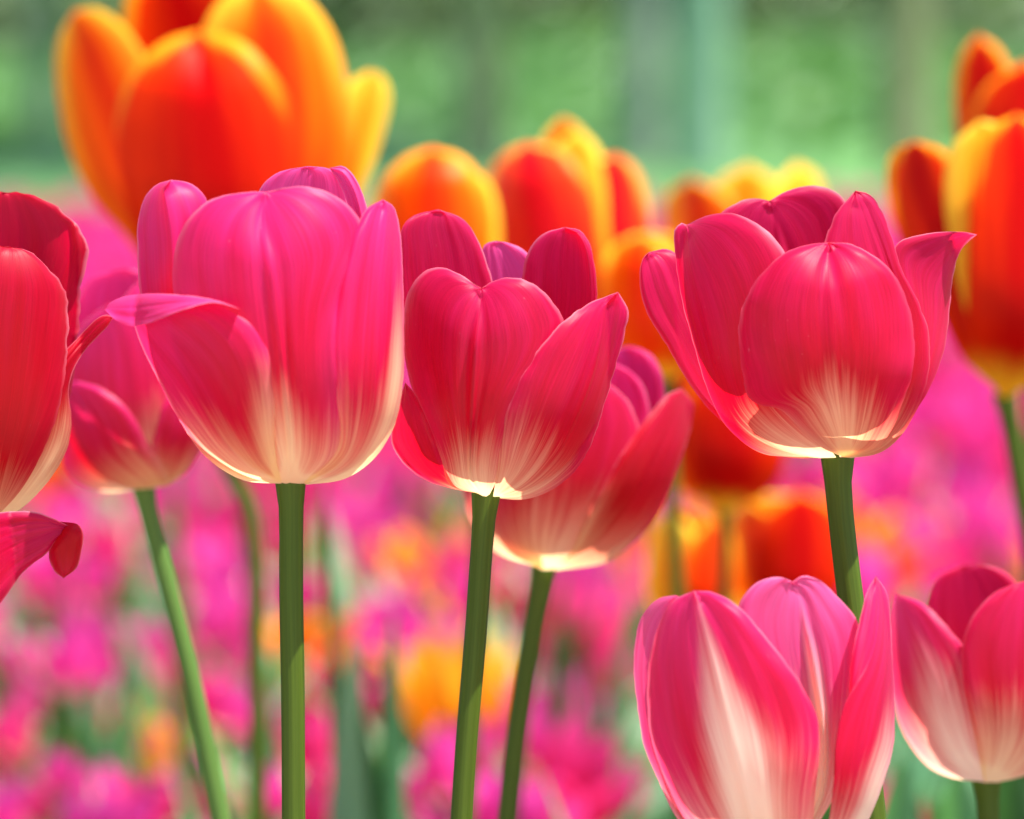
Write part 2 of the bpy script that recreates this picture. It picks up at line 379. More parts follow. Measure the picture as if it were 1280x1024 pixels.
f.petal(M_rose, [(598, 617), (562, 606), (552, 575), (538, 535), (515, 480), (505, 432), (505, 390), (515, 356), (532, 339), (550, 334), (572, 342), (602, 360)],
        [(612, 618), (626, 590), (640, 530), (668, 470), (698, 430), (705, 402), (690, 376), (668, 356), (644, 347), (622, 349), (602, 360)],
        M=[(606, 622), (590, 600), (588, 560), (590, 500), (595, 430), (600, 385), (602, 360)], layer=1.4, cr=(.06, .17, .6, .11), rib=1.5, wav=.001, jag=.7,
        extra=lambda u, v: .004*sstep(.7, 1, v))
f.petal(M_rose, [(616, 623), (622, 585), (629, 530), (652, 468), (686, 420), (724, 387), (755, 371), (773, 365)], [(618, 623), (658, 624), (692, 611), (724, 583), (745, 540), (762, 484), (779, 424), (785, 388), (773, 365)],
        M=[(617, 623), (655, 608), (690, 575), (716, 530), (740, 470), (752, 420), (757, 385), (773, 365)], layer=2.8, cr=(.10, .10, .5, .16), rib=.6, camber=.8, jag=1., fold=1.0,
        extra=lambda u, v: -.003*sstep(.5, 1, v)-.0015*math.exp(-((u+.2)/.3)**2)*sstep(.2, .5, v))
f.stem([(608, 612), (604, 660), (594, 800), (583, 930), (577, 1024)], 14, 14)

# ---- C: wide rose tulip right of centre
f = Flower('pink_tulip', 'wide open rose tulip on the right with a large oval petal facing the camera', 'tulip', GP, (1048, 574), 250, 178, 1.195, topx=1022)
f.petal(M_rose, [(1030, 560), (930, 440), (890, 320), (895, 275), (921, 253), (942, 248), (962, 251)], [(1050, 560), (1080, 440), (1075, 320), (1056, 250), (1037, 236), (1014, 232), (985, 238), (962, 251)],
        M=[(1040, 560), (1000, 440), (985, 350), (972, 290), (962, 251)], fb=-.85, cr=(.1, .2, .5, .1), rib=1, label='dark rose petal at the back')
f.petal(M_rose, [(1040, 570), (960, 568), (900, 525), (870, 492), (832, 430), (810, 394), (801, 366), (802, 326), (812, 315)], [(1040, 568), (960, 520), (900, 440), (875, 380), (864, 345), (850, 320), (832, 311), (812, 315)], fb=-.35, cr=(.1, .1, .5, .1), wav=.001,
        extra=lambda u, v: .003*u)
f.petal(M_rose, [(1040, 573), (985, 572), (948, 565), (910, 535), (886, 492), (867, 430), (851, 366), (843, 310), (843, 288), (851, 279), (858, 281)],
        [(1046, 573), (1010, 520), (970, 450), (980, 380), (990, 340), (979, 313), (964, 293), (944, 278), (917, 267), (886, 269), (858, 281)],
        M=[(1042, 573), (975, 560), (925, 525), (898, 470), (880, 400), (863, 330), (860, 300), (858, 281)], layer=.6, fb=.8, cr=(.10, .2, .4, .11), fold=2.5)
f.petal(M_rose, [(1050, 572), (1020, 500), (1005, 400), (1022, 330), (1031, 302), (1040, 278), (1050, 259), (1060, 250), (1069, 238)], [(1054, 574), (1100, 566), (1126, 545), (1148, 507), (1162, 460), (1160, 413), (1147, 375), (1126, 335), (1117, 303), (1104, 268), (1090, 246), (1069, 238)],
        M=[(1052, 573), (1100, 530), (1125, 470), (1128, 410), (1112, 350), (1090, 290), (1069, 238)], layer=1.0, fb=.75, cr=(.1, .15, .5, .12), rib=.5, jag=.9, camber=-1)
f.petal(M_rose, [(1052, 570), (1120, 500), (1135, 420), (1125, 350), (1118, 312), (1124, 302), (1147, 294), (1178, 290), (1205, 290), (1221, 293)], [(1056, 573), (1110, 560), (1152, 503), (1170, 468), (1182, 429), (1188, 374), (1193, 335), (1203, 310), (1221, 293)],
        layer=-.2, fb=.65, cr=(.1, .1, .5, .1), extra=lambda u, v: .006*u*sstep(.3, 1, v) + .010*sstep(.35, .7, v) - .004*sstep(.75, 1, v))
f.petal(M_rose, [(1056, 572), (1028, 560), (1000, 536), (975, 512), (950, 506), (936, 498), (929, 470), (924, 430), (924, 402), (931, 376), (949, 346), (978, 318), (1010, 306), (1036, 303)],
        [(1060, 572), (1096, 561), (1113, 540), (1130, 500), (1142, 460), (1143, 425), (1136, 384), (1120, 347), (1096, 322), (1066, 306), (1036, 303)],
        M=[(1058, 572), (1052, 530), (1045, 470), (1040, 400), (1036, 340), (1036, 303)], layer=3.4, cr=(.10, .27, .40, .13), camber=1, jag=.8, rib=.35, wav=.0014,
        extra=lambda u, v: .008*sstep(.75, 1.05, v)+.002*math.exp(-(u/.4)**2)*sstep(.55, .85, v))
f.stem([(1047, 566), (1048, 610), (1056, 690), (1066, 770), (1080, 900), (1092, 1024)], 16.5, 15)

# ---- D: pink and white tulip, bottom right
f = Flower('pink_tulip', 'pink tulip flamed with white at the lower right, cut by the bottom edge', 'tulip', GP, (972, 1092), 725, 164, 1.150, topx=955)
f.petal(M_pale, [(965, 1085), (945, 960), (925, 830), (921, 765), (935, 738), (955, 724), (973, 721), (990, 727)], [(985, 1085), (1050, 980), (1068, 880), (1078, 800), (1068, 770), (1046, 745), (1024, 725), (1005, 720), (990, 727)],
        M=[(975, 1088), (1024, 1000), (1030, 920), (1020, 843), (1008, 782), (1000, 745), (990, 727)], fb=.72, layer=.3, cr=(.30, .62, .16, .22), rib=2.2, wav=.0016, camber=-2, shift=1, label='pale pink petal at the back with a white midrib')
f.petal(M_pale, [(960, 1090), (890, 1075), (847, 1024), (821, 972), (805, 932), (797, 883), (792, 834), (795, 794), (805, 765), (822, 749), (845, 744)], [(964, 1090), (900, 1060), (856, 1020), (835, 964), (824, 924), (820, 875), (822, 834), (832, 790), (846, 762), (854, 750), (845, 744)], layer=0, cr=(.2, .2, .5, .2), camber=1.5, wav=.0012)  # left strip in the pale pink, which paints in its highlight
f.petal(M_white, [(966, 1092), (905, 1080), (856, 1024), (827, 964), (814, 924), (809, 875), (810, 834), (821, 788), (840, 752), (868, 738)], [(974, 1092), (1010, 1050), (1020, 985), (1025, 932), (1021, 897), (1005, 860), (983, 828), (952, 790), (927, 762), (908, 748), (890, 740), (868, 738)],
        M=[(970, 1093), (945, 1040), (925, 960), (905, 880), (885, 800), (868, 738)], layer=2, cr=(.14, .74, .34, .19), camber=1, wav=.0016, rib=.4)
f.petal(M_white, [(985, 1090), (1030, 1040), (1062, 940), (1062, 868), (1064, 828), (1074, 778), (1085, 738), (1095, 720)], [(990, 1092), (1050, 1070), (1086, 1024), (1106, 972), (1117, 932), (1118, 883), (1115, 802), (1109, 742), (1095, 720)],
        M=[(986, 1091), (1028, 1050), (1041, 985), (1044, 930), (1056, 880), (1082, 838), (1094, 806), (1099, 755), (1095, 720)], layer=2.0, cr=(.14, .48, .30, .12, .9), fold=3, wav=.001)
f.stem([(972, 1080), (973, 1120), (976, 1200)], 15, 15)

# ---- Z: crimson tulip cut by the left edge
f = Flower('pink_tulip', 'deep crimson tulip cut by the left edge, its petal rim finely toothed', 'tulip', GP, (-12, 655), 245, 120, 1.205, topx=-18)
f.petal(M_red, [(-20, 640), (-110, 500), (-120, 360), (-80, 270), (-40, 243), (5, 239)], [(-8, 640), (85, 500), (98, 410), (103, 350), (110, 313), (102, 288), (72, 260), (38, 243), (5, 239)], fb=-.6, cr=(.1, .2, .5, .1), jag=2.)
f.petal(M_red, [(-14, 650), (-60, 640), (-125, 560), (-135, 450), (-125, 340), (-90, 290)], [(-12, 650), (-20, 560), (-30, 450), (-40, 350), (-90, 290)], fb=.8, layer=0)
f.petal(M_red, [(-16, 652), (20, 640), (60, 602), (84, 560), (89, 520), (86, 490), (92, 462), (112, 432), (135, 408), (143, 396)], [(-14, 650), (10, 560), (30, 470), (60, 455), (90, 430), (110, 408), (128, 394), (143, 396)],
        fb=.55, layer=.4, cr=(.42, .25, .5, .14), extra=lambda u, v: -.004*sstep(.6, 1, v))
f.petal(M_red, [(-16, 652), (-70, 600), (-95, 480), (-90, 380), (-55, 320), (-15, 306), (10, 308)], [(-10, 652), (28, 610), (62, 545), (78, 490), (85, 440), (86, 395), (80, 362), (60, 334), (34, 314), (10, 308)],
        layer=2.4, cr=(.06, .1, .5, .1), jag=1.4, extra=lambda u, v: .004*sstep(.75, 1, v))
f.stem([(-12, 645), (-14, 700), (-16, 850), (-16, 1024)], 14, 14)

# ---- Y: curled petal flower under it
f = Flower('pink_tulip', 'crimson tulip at the left edge with a drooping curled petal, below the toothed one', 'tulip', GP, (-95, 860), 640, 90, 1.17, topx=-70)
f.petal(M_rose, [(-90, 850), (-40, 800), (2, 752), (30, 715), (60, 690), (75, 672), (98, 664)], [(-92, 850), (-75, 720), (-50, 655), (0, 641), (40, 640), (75, 652), (98, 664)], layer=1, cr=(.2, .2, .5, .1), fb=.8, camber=-1.5)
f.petal(M_red, [(61, 686), (62, 702), (69, 716), (79, 723)], [(76, 652), (98, 656), (104, 668), (102, 690), (94, 712), (79, 723)], layer=3, shift=-2, cr=(-1, -1, .5, .1), fb=.6, camber=2, nu=20, nv=24, label='tip of the petal hanging down')
f.petal(M_rose, [(-96, 850), (-170, 800), (-185, 720), (-150, 660), (-110, 650)], [(-92, 850), (-50, 800), (-50, 730), (-70, 670), (-110, 650)], layer=1, cr=(.2, .2, .5, .1))
f.petal(M_rose, [(-96, 850), (-150, 760), (-140, 670), (-90, 645)], [(-92, 850), (-30, 760), (-20, 690), (-50, 650), (-90, 645)], fb=-.7, cr=(.2, .2, .5, .1))
f.stem([(-95, 850), (-96, 900), (-98, 1024)], 14, 14)

# ---- G: pink tulip behind, left
f = Flower('pink_tulip', 'soft pink tulip just behind and between the two left blooms on a slanting stem', 'tulip', GP, (178, 612), 335, 100, 1.36, topx=168)
f.petal(M_pink, [(170, 600), (100, 500), (88, 420), (98, 370), (120, 344), (150, 338)], [(180, 600), (225, 500), (220, 400), (196, 350), (172, 336), (150, 338)], fb=-.7, cr=(.12, .2, .5, .1))
f.petal(M_pink, [(180, 605), (205, 560), (180, 480), (150, 430), (150, 380), (175, 350)], [(184, 608), (232, 588), (262, 540), (265, 450), (240, 380), (210, 350), (175, 350)], layer=.6, cr=(.22, .22, .5, .16))
f.petal(M_pink, [(176, 610), (120, 590), (86, 540), (82, 470), (100, 410), (135, 380)], [(180, 610), (225, 560), (225, 480), (205, 410), (170, 385), (135, 380)], layer=1.2, cr=(.25, .2, .5, .16))
f.petal(M_pink, [(176, 612), (130, 615), (100, 606), (80, 585), (78, 540), (80, 500), (86, 474)], [(182, 612), (215, 603), (205, 578), (185, 553), (160, 512), (125, 484), (86, 474)], layer=2.4, cr=(.26, .24, .5, .15))
f.petal(M_pink, [(180, 612), (200, 604), (188, 570), (195, 520), (225, 470)], [(184, 612), (222, 600), (244, 576), (262, 530), (262, 480), (225, 470)], layer=2.0, cr=(.26, .22, .5, .15))
f.stem([(179, 604), (186, 640), (210, 730), (240, 850), (276, 1024)], 11, 13, M_stem2)

# ---- F: behind the centre one
f = Flower('pink_tulip', 'softly blurred red tulip behind the central one, leaning to the right', 'tulip', GP, (682, 713), 440, 130, 1.345, topx=735)
f.petal(M_pink, [(690, 700), (720, 560), (738, 480), (760, 445), (785, 432)], [(700, 700), (790, 600), (829, 520), (828, 470), (812, 442), (785, 432)], fb=-.5, cr=(.12, .2, .5, .1), layer=.5)
f.petal(M_pink, [(676, 705), (640, 600), (650, 500), (700, 450), (760, 450)], [(686, 705), (760, 640), (800, 560), (812, 510), (795, 470), (760, 450)], fb=-.1, cr=(.15, .2, .5, .1), camber=-2)
f.petal(M_rose, [(676, 710), (620, 690), (588, 650), (576, 590), (590, 520), (630, 480)], [(680, 710), (680, 640), (690, 560), (680, 500), (630, 480)], fb=.9, layer=0, cr=(.28, .2, .5, .18))
f.petal(M_rose, [(678, 712), (636, 690), (612, 640), (620, 560), (660, 500), (720, 475)], [(690, 712), (720, 690), (770, 640), (800, 560), (790, 510), (760, 480), (720, 475)], layer=1.2, cr=(.16, .22, .5, .16))
f.petal(M_red, [(690, 713), (712, 692), (730, 650), (752, 610), (775, 570), (812, 518), (834, 494), (852, 486)], [(694, 713), (760, 702), (800, 672), (828, 635), (850, 578), (864, 530), (866, 504), (852, 486)], layer=2.4, cr=(.2, .12, .5, .18))
f.stem([(681, 706), (676, 730), (662, 810), (645, 920), (634, 1024)], 12, 12.5)

# ---- E: right edge
f = Flower('pink_tulip', 'blurred pink tulip with creamy base at the right edge, beside the white flamed one', 'tulip', GP, (1232, 980), 715, 116, 1.30, topx=1222)
f.petal(M_rose, [(1225, 960), (1170, 850), (1155, 770), (1172, 722), (1205, 706)], [(1240, 960), (1280, 850), (1285, 770), (1265, 722), (1240, 708), (1205, 706)], fb=-.7, cr=(.15, .2, .5, .1))
f.petal(M_white, [(1226, 977), (1192, 973), (1162, 960), (1138, 932), (1121, 895), (1113, 840), (1112, 780), (1120, 742)], [(1232, 978), (1232, 940), (1228, 880), (1212, 820), (1185, 785), (1155, 755), (1120, 742)], layer=1, cr=(.26, .46, .4, .22))
f.petal(M_rose, [(1230, 978), (1218, 920), (1205, 860), (1203, 805), (1218, 768), (1245, 740), (1280, 726)], [(1240, 980), (1290, 965), (1325, 925), (1340, 860), (1335, 790), (1310, 740), (1280, 726)], layer=2.4, cr=(.2, .24, .5, .15))
f.stem([(1233, 974), (1235, 1010), (1238, 1080)], 14, 14)

# ------------------------------------------------------------------ orange tulips behind
GO = 'orange tulips behind the pink ones'
O = dict(jag=.3, nu=28, nv=36)
f = Flower('orange_tulip', 'huge blurred orange tulip rising at the upper left', 'tulip', GO, (268, 430), -30, 200, 1.74, topx=268)
f.petal(M_or, [(250, 420), (180, 250), (150, 60), (165, -20), (205, -42)], [(270, 420), (330, 250), (340, 60), (290, -20), (205, -42)], fb=-.7, **O)
f.petal(M_or2, [(262, 425), (160, 300), (110, 240), (84, 180), (71, 110), (72, 50), (92, 14)], [(266, 425), (250, 300), (220, 190), (190, 90), (150, 28), (118, 10), (92, 14)], fb=.4, layer=0, **O)
f.petal(M_yel, [(275, 425), (410, 300), (425, 220), (424, 150), (434, 105), (462, 88)], [(280, 425), (400, 330), (458, 225), (480, 165), (488, 118), (478, 94), (462, 88)], fb=.2, layer=0, **O)
f.petal(M_or2, [(270, 425), (300, 300), (275, 150), (250, 60), (275, 0), (320, -25)], [(276, 425), (390, 330), (440, 220), (438, 130), (415, 40), (375, -10), (320, -25)], M=[(272, 425), (330, 300), (350, 150), (345, 60), (320, -25)], fb=.7, layer=1, **O)
f.petal(M_or, [(262, 428), (185, 330), (150, 220), (145, 150), (165, 90), (205, 52), (250, 38)], [(270, 428), (350, 330), (378, 220), (372, 150), (345, 95), (300, 50), (250, 38)], M=[(266, 428), (262, 300), (255, 150), (250, 38)], layer=2.5, extra=lambda u, v: .012*sstep(.75, 1, v), **O)
f.stem([(268, 420), (270, 470), (276, 560), (312, 640), (320, 800), (322, 1024)], 10, 11)

f = Flower('orange_tulip', 'orange tulip with a rounded golden rim between the large orange one and the pointed one', 'tulip', GO, (545, 420), 186, 80, 1.80)
f.petal(M_yel, [(540, 415), (470, 330), (480, 240), (530, 200)], [(550, 415), (610, 330), (600, 240), (530, 200)], fb=-.7, **O)
f.petal(M_yel, [(546, 418), (555, 330), (560, 250), (590, 210)], [(550, 418), (615, 370), (625, 280), (612, 230), (590, 210)], layer=0, fb=.6, **O)
f.petal(M_or2, [(542, 418), (480, 370), (463, 290), (472, 235), (505, 198), (540, 184)], [(550, 418), (600, 370), (614, 300), (610, 240), (580, 198), (540, 184)], layer=1.5, extra=lambda u, v: .012*sstep(.7, 1, v), **O)
f.stem([(545, 412), (570, 520), (598, 640), (595, 800), (582, 1024)], 10, 11)

f = Flower('orange_tulip', 'orange and red tulip with one pointed petal standing up, above the central tulip', 'tulip', GO, (712, 420), 160, 98, 1.84)
f.petal(M_or2, [(710, 410), (672, 300), (668, 220), (680, 170), (704, 146)], [(716, 410), (755, 300), (745, 220), (730, 165), (704, 146)], fb=-.6, **O)
f.petal(M_or3, [(716, 412), (730, 330), (722, 250), (740, 205), (768, 192)], [(722, 412), (790, 370), (812, 300), (808, 240), (792, 205), (768, 192)], layer=0, fb=.6, **O)
f.petal(M_yel, [(712, 412), (715, 330), (690, 250), (690, 190), (722, 160)], [(716, 412), (760, 330), (760, 250), (748, 185), (722, 160)], layer=.7, fb=.6, **O)
f.petal(M_or3, [(708, 416), (640, 370), (610, 290), (606, 235), (625, 195), (660, 178)], [(714, 416), (745, 370), (748, 300), (735, 235), (705, 190), (660, 178)], layer=1.8, extra=lambda u, v: .012*sstep(.7, 1, v), **O)
f.stem([(712, 412), (705, 560), (676, 730), (660, 830), (638, 1024)], 10, 10)

f = Flower('orange_tulip', 'orange tulip with a yellow rim half hidden between the central and the wide rose tulips', 'tulip', GO, (835, 480), 292, 72, 1.80)
f.petal(M_yel, [(832, 470), (775, 400), (760, 340), (780, 300), (815, 290)], [(838, 470), (870, 400), (865, 330), (850, 300), (815, 290)], fb=-.6, **O)
f.petal(M_or2, [(830, 474), (780, 450), (752, 390), (750, 340), (768, 305), (800, 294)], [(836, 474), (850, 420), (850, 350), (830, 305), (800, 294)], layer=1., extra=lambda u, v: .01*sstep(.7, 1, v), **O)
f.petal(M_or2, [(834, 474), (830, 420), (840, 360), (870, 320)], [(840, 474), (895, 440), (908, 380), (900, 340), (870, 320)], layer=1.4, **O)
f.stem([(835, 470), (838, 560), (850, 800), (852, 1024)], 9, 9)

f = Flower('orange_tulip', 'golden orange tulip showing only its three rounded tips above the wide rose tulip', 'tulip', GO, (930, 400), 206, 92, 2.1)
f.petal(M_yel, [(920, 390), (880, 300), (895, 230), (935, 205)], [(940, 390), (975, 300), (970, 230), (935, 205)], fb=.3, **O)
f.petal(M_or2, [(925, 392), (850, 340), (828, 280), (835, 240), (865, 222)], [(930, 392), (930, 320), (915, 250), (865, 222)], layer=1., **O)
f.petal(M_yel, [(932, 392), (950, 320), (965, 240), (995, 203)], [(938, 392), (1010, 340), (1030, 280), (1022, 220), (995, 203)], layer=.6, **O)
f.stem([(930, 392), (932, 560), (935, 1024)], 8, 8)

f = Flower('orange_tulip', 'tall orange tulip with a yellow petal at the right edge', 'tulip', GO, (1255, 500), 150, 128, 1.62, topx=1240)
f.petal(M_or, [(1245, 480), (1200, 350), (1190, 230), (1220, 170)], [(1265, 480), (1340, 350), (1330, 220), (1220, 170)], fb=-.7, **O)
f.petal(M_or, [(1250, 490), (1205, 450), (1165, 370), (1125, 300), (1108, 230), (1115, 190), (1145, 176)], [(1254, 490), (1250, 400), (1230, 300), (1200, 230), (1182, 190), (1145, 176)], layer=0, fb=.6, **O)
f.petal(M_yel, [(1252, 494), (1225, 440), (1195, 340), (1180, 230), (1192, 180), (1225, 150)], [(1256, 494), (1300, 440), (1310, 300), (1290, 200), (1262, 160), (1225, 150)], layer=1, fb=.8, **O)
f.petal(M_or, [(1252, 497), (1215, 440), (1210, 330), (1215, 230), (1232, 165), (1270, 142)], [(1260, 497), (1330, 450), (1360, 340), (1345, 230), (1315, 165), (1270, 142)], layer=2.4, **O)
f.stem([(1256, 490), (1276, 600), (1300, 780), (1310, 1024)], 12, 12)

f = Flower('orange_tulip', 'scarlet orange tulip peeping over the tall orange one in the upper right corner', 'tulip', GO, (1290, 330), 45, 98, 1.82, topx=1280)
f.petal(M_or, [(1280, 320), (1210, 220), (1193, 130), (1200, 70), (1222, 42)], [(1284, 320), (1285, 200), (1270, 110), (1250, 62), (1222, 42)], fb=.3, **O)
f.petal(M_or3, [(1292, 320), (1290, 200), (1290, 100), (1312, 40), (1340, 30)], [(1300, 320), (1370, 220), (1385, 110), (1365, 50), (1340, 30)], fb=.3, layer=-.5, **O)
f.petal(M_or, [(1284, 324), (1225, 250), (1208, 170), (1230, 110), (1280, 76)], [(1290, 324), (1350, 250), (1365, 170), (1340, 110), (1280, 76)], layer=1.6, **O)
f.stem([(1290, 320), (1291, 600), (1292, 1024)], 10, 10)

f = Flower('orange_tulip', 'scarlet tulip hidden behind the left side of the wide rose tulip', 'tulip', GO, (905, 652), 430, 84, 1.85)
f.petal(M_or2, [(900, 630), (850, 560), (845, 470), (875, 430)], [(910, 630), (960, 560), (950, 470), (875, 430)], fb=-.6, **O)
f.petal(M_or2, [(900, 636), (850, 610), (825, 540), (828, 470), (850, 430)], [(904, 636), (905, 560), (890, 470), (850, 430)], layer=.4, **O)
f.petal(M_or, [(902, 640), (862, 600), (850, 530), (870, 470), (915, 450)], [(910, 640), (965, 610), (985, 540), (960, 470), (915, 450)], layer=1.5, **O)
f.stem([(905, 632), (906, 800), (905, 1024)], 8, 9)

f = Flower('orange_tulip', 'orange tulip below the wide rose tulip, just left of its stem', 'tulip', GO, (990, 800), 612, 76, 2.0)
f.petal(M_yel, [(985, 790), (915, 700), (915, 640), (945, 618)], [(995, 790), (1050, 700), (1030, 630), (945, 618)], fb=-.5, **O)
f.petal(M_or2, [(985, 792), (925, 750), (908, 690), (912, 645), (935, 625)], [(989, 792), (990, 720), (975, 650), (935, 625)], layer=.4, **O)
f.petal(M_or, [(987, 795), (945, 750), (938, 690), (960, 640), (1000, 612)], [(995, 795), (1045, 750), (1062, 700), (1050, 640), (1000, 612)], layer=1.5, **O)
f.stem([(990, 790), (990, 900), (988, 1024)], 8, 8)

f = Flower('orange_tulip', 'golden orange tulip low down between the leaning red tulip and the white flamed one', 'tulip', GO, (862, 800), 632, 58, 1.95)
f.petal(M_or2, [(858, 790), (820, 730), (815, 670), (850, 628)], [(866, 790), (905, 730), (900, 660), (850, 628)], fb=-.5, **O)
f.petal(M_yel, [(859, 794), (815, 760), (808, 700), (818, 655), (840, 636)], [(862, 794), (875, 730), (870, 670), (840, 636)], layer=.4, **O)
f.petal(M_or2, [(860, 796), (850, 740), (852, 690), (885, 645)], [(868, 796), (915, 760), (922, 700), (910, 660), (885, 645)], layer=1.2, **O)
f.stem([(862, 792), (863, 900), (865, 1024)], 8, 8)

# ------------------------------------------------------------------ modelled (not traced) tulips for the beds behind
def cup_geo(H, Rr, openn, seed, nu=8, nv=10):
    V = []; F = []; UV = []; CR = []; RM = []
    rg = random.Random(seed)
    for k in range(6):
        inner = k % 2; a0 = k*math.pi/3 + rg.uniform(-.12, .12); hh = H*rg.uniform(.9, 1.06); op = openn + rg.uniform(-.12, .2)
        o = len(V)
        for j in range(nv+1):
            v = j/nv; s = v
            r = Rr*(math.sqrt(max(1-(1-min(s/.45, 1))**2, 0)) if s < .45 else 1 + op*((s-.45)/.55)**1.8)*(.9 if inner else 1)
            wd = .62*math.sin(math.pi*min(max(.06+v*.88, 0), 1))**.6*(1 if v < .6 else 1-.55*((v-.6)/.4)**2.2)
            for i in range(nu+1):
                u = -1+2*i/nu
                a = a0 + u*wd; rr = r*(1-.06*u*u) + .02*Rr*noise.noise(Vector((u*2, v*3, seed+k)))
                V.append(Vector((rr*math.cos(a), rr*math.sin(a), hh*v*(1-.0*u*u)))); UV.append(((u+1)/2, v))
                CR.append((.16-v)/.1); RM.append(0.)
        F += [(o+j*(nu+1)+i, o+j*(nu+1)+i+1, o+(j+1)*(nu+1)+i+1, o+(j+1)*(nu+1)+i) for j in range(nv) for i in range(nu)]
    return V, F, UV, CR, RM
HEADS = {}
def head_mesh(kind, var):
    if (kind, var) not in HEADS:
        mat = {'mag': M_mag, 'mag2': M_mag2, 'yel': M_yel, 'or': M_or2}[kind]
        V, F, UV, CR, RM = cup_geo(.050+.006*(var % 3), .021+.002*(var % 2), [-.15, .05, .35, .7][var % 4], var*3.1)
        ob = link_mesh('bloom', V, F, mat, None, None, UV, {'cr': CR, 'rim': RM}); me = ob.data; bpy.data.objects.remove(ob)
        HEADS[(kind, var)] = me
    return HEADS[(kind, var)]
STEMS = []
for k in range(3):
    W = [Vector((0, 0, 1)), Vector((.02*(k-1), 0, .6)), Vector((.01*k, .01, .2)), Vector((0, 0, 0))]
    ob = tube_obj('stem', W, .0036, .0042, M_stem2, None, None, 8, 8); STEMS.append(ob.data); bpy.data.objects.remove(ob)
LEAVES = []
for k in range(6):
    V, F, UV = leaf_geo((0, 0, 0), 0, 1, .17+.03*(k % 3), .35+.15*(k % 4), 10, .1*(k % 3), .5*(k-2))
    ob = link_mesh('leaf', V, F, (M_leaf, M_leaf2, M_leaf)[k % 3], None, None, UV); LEAVES.append(ob.data); bpy.data.objects.remove(ob)

def bed_tulip(x, y, z, kind, var, label, group, sc=1., leaves=2):
    t = thing({'mag': 'magenta_tulip', 'mag2': 'magenta_tulip', 'yel': 'golden_tulip', 'or': 'golden_tulip'}[kind], label, 'tulip', (x, y, 0), group)
    def add(nm, me, loc, rot, scl):
        o = bpy.data.objects.new(nm, me); C.objects.link(o); o.parent = t; o.location = loc; o.rotation_euler = rot; o.scale = scl
    lx, ly = random.uniform(-.25, .25), random.uniform(-.25, .25)
    hz = z - .05*sc
    add('bloom', head_mesh(kind, var), (0, 0, hz), (lx, ly, random.uniform(0, 6)), (sc,)*3)
    add('stem', random.choice(STEMS), (0, 0, 0), (0, 0, random.uniform(0, 6)), (1, 1, hz+.004))
    for q in range(leaves):
        h = z*random.uniform(.7, 1.05); add('leaf', random.choice(LEAVES), (random.uniform(-.01, .01), random.uniform(-.01, .01), 0), (0, 0, random.uniform(0, 6.28)), (h, h, h))
    return t

def proj(p):
    d = Vector(p) - Vector((0, 0, CAM_H)); z = d.dot(FW)
    return 640 + d.x/z/K, 512 - d.dot(UP)/z/K
def from_px(px, py, z):                 # where the sight line through a pixel meets head height z
    a = at(px, py, 1.); b = Vector((0, 0, CAM_H)); t = (z - b.z)/(a.z - b.z)
    return b + (a-b)*t
GM = 'magenta tulips filling the bed behind'
GM2 = 'rosy red tulips scattered among the magenta ones'
LAB = {'mag': 'bright magenta pink tulip out of focus in the bed behind', 'mag2': 'rosier red pink tulip out of focus in the bed behind'}
placed = []
def place(px, py, kind, sc=1., z=None, n=1, leaves=2, spread=.03):
    sc *= .75 if py > 780 and kind[0] == 'm' else 1.
    z = z or random.uniform(.15, .23)
    p = from_px(px, py, z)
    for k in range(n):
        q = (p.x + random.uniform(-spread, spread)*(n > 1), p.y + random.uniform(-spread, spread)*2*(n > 1))
        placed.append(q)
        if kind in ('yel', 'or'): lab = 'golden orange tulip glowing out of focus among the magenta ones'; g = 'golden tulips in the bed behind'
        else: lab = LAB[kind]; g = GM if kind == 'mag' else GM2
        bed_tulip(q[0], q[1], z + random.uniform(-.01, .01)*(n > 1), kind, random.randrange(12), lab, g, sc, leaves)
